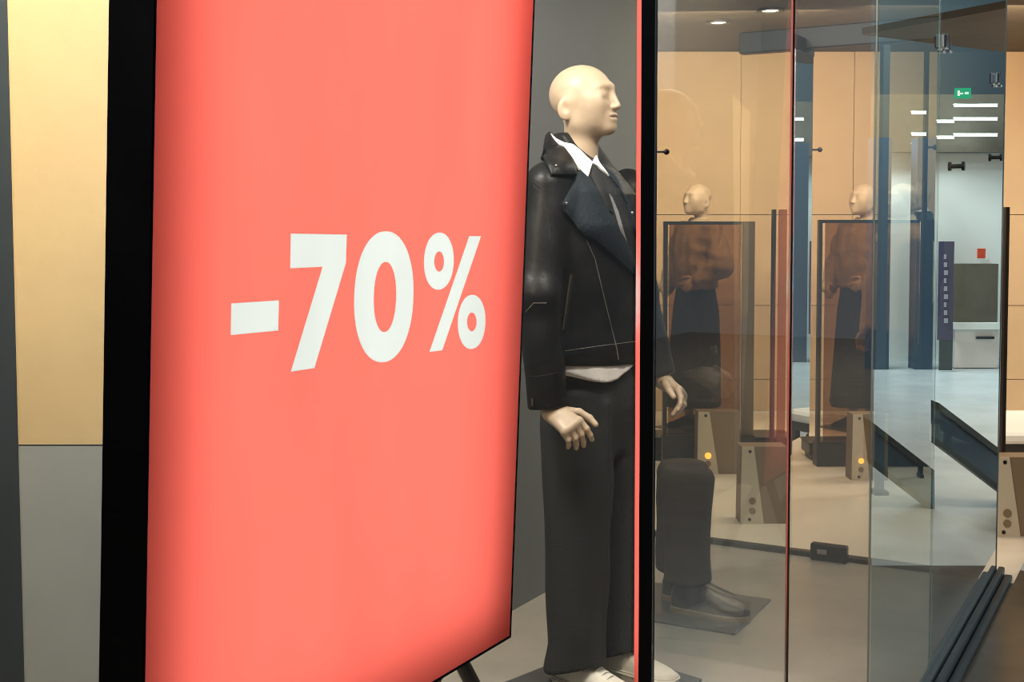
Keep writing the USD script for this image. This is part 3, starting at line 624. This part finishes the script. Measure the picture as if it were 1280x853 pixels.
def coated(label, px, y, yaw, coat, neck, legs='coat', zh=1.70):
    t = thing('mannequin', label, 'mannequin', loc=place_front(px, y), yaw=yaw)
    arm = {s: [(0, s * .18, zh - .29), (.03, s * .245, zh - .58), (.07, s * .235, zh - .84)] for s in (-1, 1)}
    hb = {s: hand_bones(arm[s][2], np.array([.4, 0, -.9]), np.array([.9, 0, .4]), np.array([0, -s, 0]), 1.05) for s in arm}
    def body(p):
        d = figure_head(zh)(p)
        d = smin(d, stack(p, [.85, 1.1, zh - .35, zh - .2], [0] * 4, [0] * 4, [.09, .085, .09, .05], [.15, .14, .15, .07]), .04)
        for s in (-1, 1):
            d = smin(d, chain(p, arm[s], [.045, .036, .026], .02), .03); d = smin(d, hand_sdf(p, hb[s]), .01)
            d = smin(d, chain(p, [(.0, s * .09, .9), (.01, s * .09, .5), (0, s * .09, .07)], [.085, .052, .034]), .03)
        return d
    obj('body', mesh_sdf(body, (-.15, -.34, .02), (.26, .34, zh + .11), .010), 'skin', t, smooth=True, local=True)
    def ct(p):
        d = stack(p, [.78, 1.1, zh - .42, zh - .27, zh - .19, zh - .135], [.01, .01, .01, 0, -.02, -.035], [0] * 6, [.15, .135, .13, .105, .08, .07], [.225, .2, .205, .19, .12, .075], 2.2)
        for s in (-1, 1): d = smin(d, chain(p, arm[s], [.075, .066, .052], .03), .03)
        return d + wob(p, 6, .003, (15, 15, 25))
    obj('coat', mesh_sdf(ct, (-.24, -.36, .74), (.26, .36, zh - .1), .015), coat, t, smooth=True, local=True, label='dark coat' if coat == 'coat' else 'cream knitted top')
    sc = smin_ring(zh)
    obj('collar', mesh_sdf(sc, (-.16, -.16, zh - .36), (.2, .16, zh - .1), .009), neck, t, smooth=True, local=True, label='white collar' if neck == 'shirt' else 'cream ruffled collar')
    tr = lambda p: np.minimum.reduce([stack(p, [.06, .5, .9], [.01] * 3, [s * .1] * 3, [.09, .1, .11], [.08, .085, .1]) for s in (-1, 1)])
    obj('trousers', mesh_sdf(tr, (-.2, -.24, .04), (.2, .24, .95), .016), legs, t, smooth=True, local=True, label='black trousers')
    for s in (-1, 1): obj('shoe', trimesh.Trimesh(shoe_mesh(SX, ST, SW, .006).vertices + np.array([0, s * .1, .006]), shoe_mesh(SX, ST, SW, .006).faces), 'coat', t, smooth=40, local=True, label='black shoe')
    obj('base_plate', soft(-.16, .26, -.22, .22, 0, .006, r=.002), 'plate', t, local=True)
    return t
def smin_ring(zh):
    def f(p):
        d = smin(cap(p, (-.035, 0, zh - .20), (-.03, 0, zh - .145), .073, .060), stack(p, [zh - .34, zh - .24, zh - .17], [.085, .075, .045], [0] * 3, [.05, .045, .03], [.02, .06, .05]), .02)
        return d
    return f
woman('tan mannequin in a beige sweater and long black skirt behind the left security gate', 872, 8.5, 212)
woman('tan mannequin in a beige sweater and long black skirt behind the second security gate', 1079, 8.5, 212)
coated('tan bald mannequin in a black coat with white collar right of the dark glass joint', 1146, 8.9, 197, 'coat', 'shirt', zh=1.683)
coated('pale mannequin in a cream knitted top facing left, in front of the black-coated mannequin', 1127, 7.5, 200, 'cream_knit', 'cream_knit', zh=1.61)

# lower half of a figure: dark trousers and boots on a plate, near the black upright
lf = thing('leg_form', 'display legs in dark brown trousers and boots on a dark plate', 'mannequin', loc=at(880, 790, 4.30) * np.array([1, 1, 0]), yaw=-28)
def legs(p):
    d = stack(p, [.12, .30, .50, .535], [-.055, -.06, -.06, -.06], [-.02] * 4, [.085, .082, .10, .085], [.085, .085, .095, .08])
    d = smin(d, stack(p, [.12, .30, .50, .535], [-.135, -.14, -.12, -.12], [.10] * 4, [.085, .08, .10, .085], [.085, .085, .095, .08]), .03)
    return d + wob(p, 14, .002, (14, 14, 14))
obj('trousers', mesh_sdf(legs, (-.32, -.2, .09), (.12, .26, .68), .010), 'brown_trouser', lf, smooth=True, local=True)
for k, (x, y) in enumerate(((-.03, -.02), (-.11, .10))):
    xi = np.linspace(SX[0], SX[-1], 30); b = shoe_mesh(xi, np.interp(xi, SX, ST) * 1.12, np.interp(xi, SX, SW), .012); b.vertices += np.array([x, y, .008])
    bo = obj('boot', b, 'brown_boot', lf, smooth=45, local=True, label='dark brown leather boot')
    s_ = shoe_mesh(xi, np.full(30, .022), np.interp(xi, SX, SW) + .004, 0.0, pw=8); s_.vertices += np.array([x, y, .008]); obj('sole', s_, 'pedestal_brown', bo, smooth=40, local=True)
    obj('strap', tube([[x + .03, y - .045, .045], [x + .025, y - .025, .098], [x + .025, y, .108], [x + .025, y + .025, .098], [x + .03, y + .045, .045]], .006, 6), 'brown_boot', bo, smooth=True, local=True)
obj('base_plate', soft(-.30, .17, -.17, .27, 0, .008, r=.002), 'plate', lf, local=True, label='dark base plate')

# ------------------------------------------------------------------ security gates, plinths and fittings
def pq(px0, px1, py0, py1, y, dy):                      # an upright box that spans these pixels at distance y
    a, b = at(px0, py1, y), at(px1, py0, y); return bx(a[0], b[0], y, y + dy, a[2], b[2])
def gate(label, px0, px1, pyt, pyb, y, lb, rb, rmat, base=None):
    g = thing('security_gate', label, 'security gate', loc=((px0 - 640) / FOC * y, y, 0))
    obj('post', pq(px0, px0 + lb, pyt, pyb, y, .045), 'dark_metal', g); obj('post', pq(px1 - rb, px1, pyt, pyb, y, .045), rmat, g)
    obj('top_bar', pq(px0 + lb, px1 - rb, pyt, pyt + 4, y, .045), 'dark_metal', g)
    obj('pane', pq(px0 + lb, px1 - rb, pyt + 4, pyb, y + .018, .006), 'gate_glass', g, label='brown tinted glass')
    obj('foot', pq(px0, px1, pyb, HOR + FOC * EYE[2] / y - 1, y - .03, .10), 'dark_metal', g)
    return g
g1 = gate('dark framed security gate with brown glass in front of the first skirt mannequin', 828.5, 944, 277, 545, 7.1, 6.5, 17, 'brown_bar')
g2 = gate('dark framed security gate with brown glass right of the mirrored strip', 1021, 1167, 275, 553, 7.1, 7.5, 17, 'dark_metal')
t = thing('security_gate', 'slim dark security gate post between the two framed gates', 'security gate', loc=((974 - 640) / FOC * 6.5, 6.5, 0))
obj('post', pq(963.5, 970.5, 262, 598, 6.5, .05), 'dark_metal', t)
obj('pane', pq(970.5, 984, 262, 590, 6.52, .012), 'gate_glass', t, label='brown tinted glass')
def pedestal(label, px0, px1, pyt, pyb, yaw=0, led=None, w=.16):
    f = on_floor((px0 + px1) / 2, pyb); y = f[1]
    t = thing('gate_pedestal', label, 'security gate', loc=(f[0], f[1], 0))
    hw = (px1 - px0) / 2 / FOC * y; h = (pyb - pyt) / FOC * y
    sh = trimesh.convex.convex_hull(np.array([(x * k, yy, z) for z, k in ((0, 1), (h, .96)) for x in (-hw, hw) for yy in (0, .12)]))
    obj('body', sh, 'pedestal_brown', t, local=True, label='brown tapered casing')
    a = np.array([(-hw, 0), (-hw * .0, 0), (-hw * .45, h), (-hw * .96, h)])
    pale = frame_map(extrude(Polygon(a), .006), np.array([0, -.001, 0]), np.array([1.0, 0, 0]), Z, np.array([0, -1.0, 0]))
    obj('side_plate', pale, 'pedestal_pale', t, local=True, label='pale side plate')
    for z in (.06, .94): obj('screw', frame_map(cyl((0, 0, 0), (0, 0, .003), hw * .07, 10), np.array([-hw * .62, -.007, h * z]), np.array([1.0, 0, 0]), Z, np.array([0, -1.0, 0])), 'black', t, local=True)
    for z, m, r in ((.30, 'orange_led' if led else 'pedestal_brown', .15), (.17, 'pedestal_brown', .14)):
        obj('indicator', frame_map(cyl((0, 0, 0), (0, 0, .005), hw * r, 16), np.array([-hw * .5, -.007, h * z]), np.array([1.0, 0, 0]), Z, np.array([0, -1.0, 0])), m, t, local=True, label='orange indicator light' if m == 'orange_led' else None)
    return t
pedestal('pale and brown gate pedestal with an orange light below the first framed gate', 871, 925, 514, 593, led=True)
pedestal('pale and brown gate pedestal without a light, nearest to the polished strip', 925, 984, 557, 655)
pedestal('pale and brown gate pedestal with an orange light below the second framed gate', 1064, 1110, 517, 601, led=True)
pedestal('large pale and brown gate pedestal standing in the open entrance at the right edge', 1240, 1310, 570, 671)
def plinth(label, px0, px1, pyt, pyb, mat, dp, top=None):
    f0, f1 = on_floor(px0, pyb), on_floor(px1, pyb); y = f0[1]; z = at(px0, pyt, y)[2]
    t = thing('plinth', label, 'plinth', loc=(f0[0], y, 0))
    obj('body', soft(f0[0], f1[0], y, y + dp, 0.03, z - .012, r=.006), mat, t)
    obj('top', soft(f0[0] - .01, f1[0] + .01, y - .012, y + dp, z - .012, z, r=.004), mat, t)
    obj('base', bx(f0[0] + .02, f1[0] - .02, y + .02, y + dp - .02, 0, .03), 'black', t)
plinth('low black plinth behind the first gate pedestal', 812, 990, 546, 576, 'black', .26)
plinth('low black plinth behind the second gate pedestal', 1012, 1076, 553, 576, 'dark_metal', .22)
t = thing('security_gate', 'tall dark gate post at the open end of the glass front', 'security gate', loc=on_floor(1256, 660))
y = on_floor(1256, 660)[1]
obj('post', pq(1250.5, 1262.5, 259, 660, y, .05), 'dark_metal', t); obj('foot', pq(1247, 1264, 648, 661, y - .02, .12), 'dark_metal', t)
b = thing('display_bench', 'white display bench on a dark frame in the open entrance', 'bench', loc=(2.95, 7.0, 0))
f = 7.0; a0 = at(1240, 541, f); a1 = at(1330, 556, f)
obj('seat', soft(a0[0], a1[0] + .2, f, f + .9, a1[2], a0[2], r=.02), 'white_paint', b, label='white seat'); obj('frame', bx(a0[0] + .01, a1[0] + .2, f + .02, f + .88, a1[2] - .06, a1[2]), 'dark_metal', b)
for x in (a0[0] + .03, a1[0] + .14):
    for yy in (f + .05, f + .83): obj('leg', bx(x, x + .04, yy, yy + .04, 0, a1[2] - .06), 'dark_metal', b)
# floor-spring patch of the entrance glass
p0 = on_floor(1012, 702); d0 = thing('patch_fitting', 'black floor patch fitting on the entrance track', 'door fitting', loc=(p0[0], p0[1], 0))
mm = [float(on_floor(x, yv) @ N) for x, yv in ((1009, 703), (1055, 709))]
obj('housing', fsoft(S_END - .05, S_END - .012, mm[0], mm[1], 0.0, .072, r=.005), 'black', d0); obj('cover', fsoft(S_END - .055, S_END - .05, mm[0] + .03, mm[0] + .07, .03, .05, r=.001), 'steel', d0)
# two door leaves of the entrance, edge posts and door stops seen through the glass
for k, (px, lab, lb2) in enumerate(((1012.6, 'thin black upright at the right of the mirrored strip', 'black door stop on the upright right of the mirrored strip'), (1156, 'thin black upright beside the black-coated mannequin', 'black door stop beside the black-coated mannequin'))):
    y = (7.6, 6.75)[k]; t = thing('door_post', lab, 'post', loc=((px - 640) / FOC * y, y, 0)); a = at(px - 1.6, 545, y); b_ = at(px + 1.6, 50, y)
    obj('post', bx(a[0], b_[0], y, y + .03, 0, 2.40), 'black', t); obj('foot', bx(a[0] - .02, b_[0] + .02, y - .02, y + .05, 0, .02), 'black', t)
    c = at(px + 2, 187 - 3 * k, y); s_ = thing('door_stop', lb2, 'door fitting', loc=(c[0], c[1] + .01, c[2]))
    obj('stem', cyl(c + np.array([0, .012, 0]), c + np.array([.045, .012, 0]), .006, 10), 'dark_metal', s_); obj('knob', ball(c + np.array([.055, .012, 0]), .016, 2), 'dark_metal', s_, smooth=True)
c = at(819, 190, 1.66); s_ = thing('door_stop', 'black door stop on the main black upright', 'door fitting', loc=c)
obj('stem', cyl(c, c + np.array([.013, 0, 0]), .0016, 10), 'dark_metal', s_); obj('knob', ball(c + np.array([.0155, 0, 0]), .0042, 2), 'dark_metal', s_, smooth=True)
t = thing('door_post', 'broad added blue-black upright darkening the pane left of the cream-topped mannequin', 'post', loc=((1105 - 640) / FOC * 6.3, 6.3, 0)); a = at(1098, 545, 6.3); b_ = at(1113, 50, 6.3)
obj('post', bx(a[0], b_[0], 6.3, 6.36, 0, 2.4), 'mall_dark', t); obj('foot', bx(a[0] - .02, b_[0] + .02, 6.28, 6.38, 0, .02), 'black', t)  # added post, blocks the bright wall behind the reflected dark column
# narrow mirror added to stand in for a pane's reflection of the bright hall
YM = 5.06
ms = thing('added_mirror_strip', 'narrow added mirror strip hanging between the first two framed gates', 'mirror', loc=at(1001, 300, YM))
a, b_ = at(990.5, 500, YM), at(1012, 500, YM)
tgt = np.array([7.1, 10.6]); q = (a + b_)[:2] / 2; w1 = -q / np.linalg.norm(q); w2 = (tgt - q) / np.linalg.norm(tgt - q); nn = w1 + w2; nn /= np.linalg.norm(nn); tt = np.array([-nn[1], nn[0]])
view = q / np.linalg.norm(q); wdt = np.linalg.norm((b_ - a)[:2]) / abs(view[0] * tt[1] - view[1] * tt[0])
c4 = [q + tt * wdt / 2, q - tt * wdt / 2, q - tt * wdt / 2 - nn * .006, q + tt * wdt / 2 - nn * .006]
obj('mirror', box8([np.array([*v, z]) for z in (.52, 2.14) for v in c4]), 'mirror', ms)
obj('bracket', box8([np.array([*(v + (v - q) * .1), z]) for z in (2.14, 2.20) for v in c4]), 'dark_metal', ms)

# patch hinges and glass fixings
for px, py, lab in ((1178, 55, 'shiny chrome glass hinge'), (1244, 100, 'shiny chrome glass hinge')):
    c = on_plane(px, py, N, FRONT); s0 = c @ D; t = data(UsdGeom.Xform.Define(stage, numbered('/World/window_5', 'hinge')), lab)
    obj('clamp', fsoft(s0 - .06, s0 - .004, FRONT + .0045, FRONT + .02, c[2] - .022, c[2] + .022, r=.005), 'chrome', t); obj('clamp', fsoft(s0 + .004, s0 + .06, FRONT + .0045, FRONT + .02, c[2] - .022, c[2] + .022, r=.005), 'chrome', t)
    obj('pin', cyl(c + N * .014 - Z * .026, c + N * .014 + Z * .026, .006, 12), 'chrome', t, smooth=30)
for px, py, lab in ((1194, 208, 'dark round fixing on the reflecting end pane'), (1243, 197, 'dark round fixing at the far end of the reflecting pane')):
    c = on_plane(px, py, N, FRONT); t = thing('glass_fixing', lab, 'fixing', loc=c); obj('stem', cyl(c + N * .004, c + N * .02, .007, 12), 'dark_metal', t); obj('cap', cyl(c + N * .02, c + N * .028, .014, 16), 'dark_metal', t)
# ceiling downlights of the shop
for px, py, lab in ((898, 27, 'round warm downlight in the brown ceiling, the lower of the two'), (963, 12, 'round warm downlight near the top edge of the picture')):
    c = on_plane(px, py, Z, CEIL); t = thing('downlight', lab, 'ceiling light', loc=(c[0], c[1], CEIL))
    ring = trimesh.creation.annulus(.055, .085, .012); ring.apply_translation(c - Z * .006); obj('ring', ring, 'dark_metal', t); obj('lamp', cyl(c - Z * .004, c - Z * .001, .054, 20), 'downlight', t, label='glowing lamp')
c = on_plane(937, 47, Z, CEIL); t = thing('sprinkler', 'small dark sprinkler hanging from the brown ceiling', 'sprinkler', loc=c); obj('pipe', cyl(c - Z * .04, c, .008, 10), 'dark_metal', t); obj('head', cyl(c - Z * .05, c - Z * .04, .02, 12), 'dark_metal', t)

# ------------------------------------------------------------------ the hall across the walkway: seen only in the end panes, built where it stands
def mir(mesh):                                          # reflect about the plane of the glass front
    m = mesh.copy(); v = m.vertices; m.vertices = v - 2 * ((v @ N) - FRONT)[:, None] * N; m.invert(); return m
def vq(px0, px1, py0, py1, y, dy=.1): return mir(pq(px0, px1, py0, py1, y, dy))
hall = struct('wall_hall', vq(1090, 1340, 185, 560, 13.0, .15), 'mall_white', 'white wall of the hall opposite')
struct('ceiling_hall', vq(1090, 1340, -260, 128, 13.2, .1), 'mall_dark', 'dark blue-grey ceiling and bulkhead of the hall opposite')
struct('floor_hall', mir(box8([np.array([(px - 640) / FOC * y, y, z]) for z in (-.05, -.0005) for px, y in ((1092, 4.95), (1335, 4.95), (1335, 13.1), (1092, 13.1))])), 'mall_floor', 'blue-grey floor of the hall opposite')
sf_ = struct('soffit_hall', vq(1090, 1340, 118, 190, 12.8, .1), 'mall_olive', 'grey soffit band of the hall opposite')
for i, (x0, x1, yy) in enumerate(((1193, 1246, 132), (1193, 1246, 149), (1193, 1246, 169), (1140, 1157, 141), (1140, 1157, 168), (1140, 1157, 181), (1172, 1192, 152), (1172, 1192, 172))):
    t = thing('strip_light', 'long white strip light under the hall soffit', 'ceiling light', group='hall strip lights', loc=(0, 0, 0)); obj('tube', vq(x0, x1, yy - 1.6, yy + 1.6, 12.5, .03), 'led_line', t); obj('tray', vq(x0 - .3, x1 + .3, yy - 2.6, yy - 1.6, 12.49, .06), 'mall_white', t)
t = thing('exit_sign', 'green running-man exit sign in the hall', 'sign'); obj('panel', vq(1193, 1213, 110, 123, 12.4, .03), 'exit_green', t)
obj('arrow', [vq(1205, 1210, 115, 118, 12.39, .005), vq(1196, 1199, 113, 120, 12.39, .005), vq(1199, 1203, 116, 118, 12.39, .005)], 'exit_white', t, label='white running figure and arrow')
for x0, x1, lab in ((1086, 1114, 'dark blue column in the hall, nearer the black upright'), (1141, 1169, 'dark blue column in the hall, widened to darken the reflection beside the end pane')):  # second column widened so the pane reflects dark over the coat
    t = thing('hall_column', lab, 'column'); obj('shaft', vq(x0, x1, 172, 535, 12.2, .2), 'mall_blue', t); obj('base', vq(x0 - 1, x1 + 1, 535, 545, 12.15, .25), 'mall_dark', t)
t = thing('hall_cabinet', 'olive grey cabinet with a white base along the hall wall', 'cabinet'); obj('front', vq(1192, 1247, 330, 408, 12.3, .2), 'mall_olive', t); obj('counter', vq(1190, 1249, 404, 412, 12.2, .3), 'mall_white', t); obj('base', vq(1192, 1247, 412, 460, 12.3, .2), 'white_paint', t); obj('handle', vq(1220, 1242, 421, 424, 12.25, .03), 'mall_dark', t)
t = thing('hall_notice', 'small red square notice on the white hall wall', 'notice'); obj('card', vq(1221, 1231, 311, 323, 12.9, .02), 'red_paint', t)
t = thing('hall_banner', 'dark violet-blue upright banner with pale lettering in the hall', 'banner'); obj('cloth', vq(1171, 1192, 302, 425, 12.0, .02), 'mall_banner', t); obj('stand', vq(1173, 1190, 425, 463, 12.0, .02), 'mall_dark', t)
for k in range(9): obj('lettering', vq(1179, 1182 + (k * 7) % 3, 318 + k * 10, 324 + k * 10, 11.985, .004), 'banner_ink', t)
def escal(pts, lab):
    e_ = thing('escalator', lab, 'escalator'); (x0, y0), (x1, y1) = pts
    for nm, o0, o1, m, dy in (('handrail', 0, 9, 'mall_dark', -.03), ('balustrade', 9, 46, 'mall_blue', 0), ('skirting', 46, 54, 'mall_dark', -.02)):
        q = [at(x0, y0 + o1, 6.0 + dy), at(x1, y1 + o1, 6.0 + dy), at(x1, y1 + o0, 6.0 + dy), at(x0, y0 + o0, 6.0 + dy)]
        obj(nm, mir(box8([*q, *[v + np.array([0, .12, 0]) for v in q]])), m, e_)
escal(((1086, 526), (1166, 588)), 'dark blue escalator balustrade sloping down to the right, nearer the black upright')
escal(((1172, 504), (1275, 582)), 'dark blue escalator balustrade sloping down to the right in the end pane')
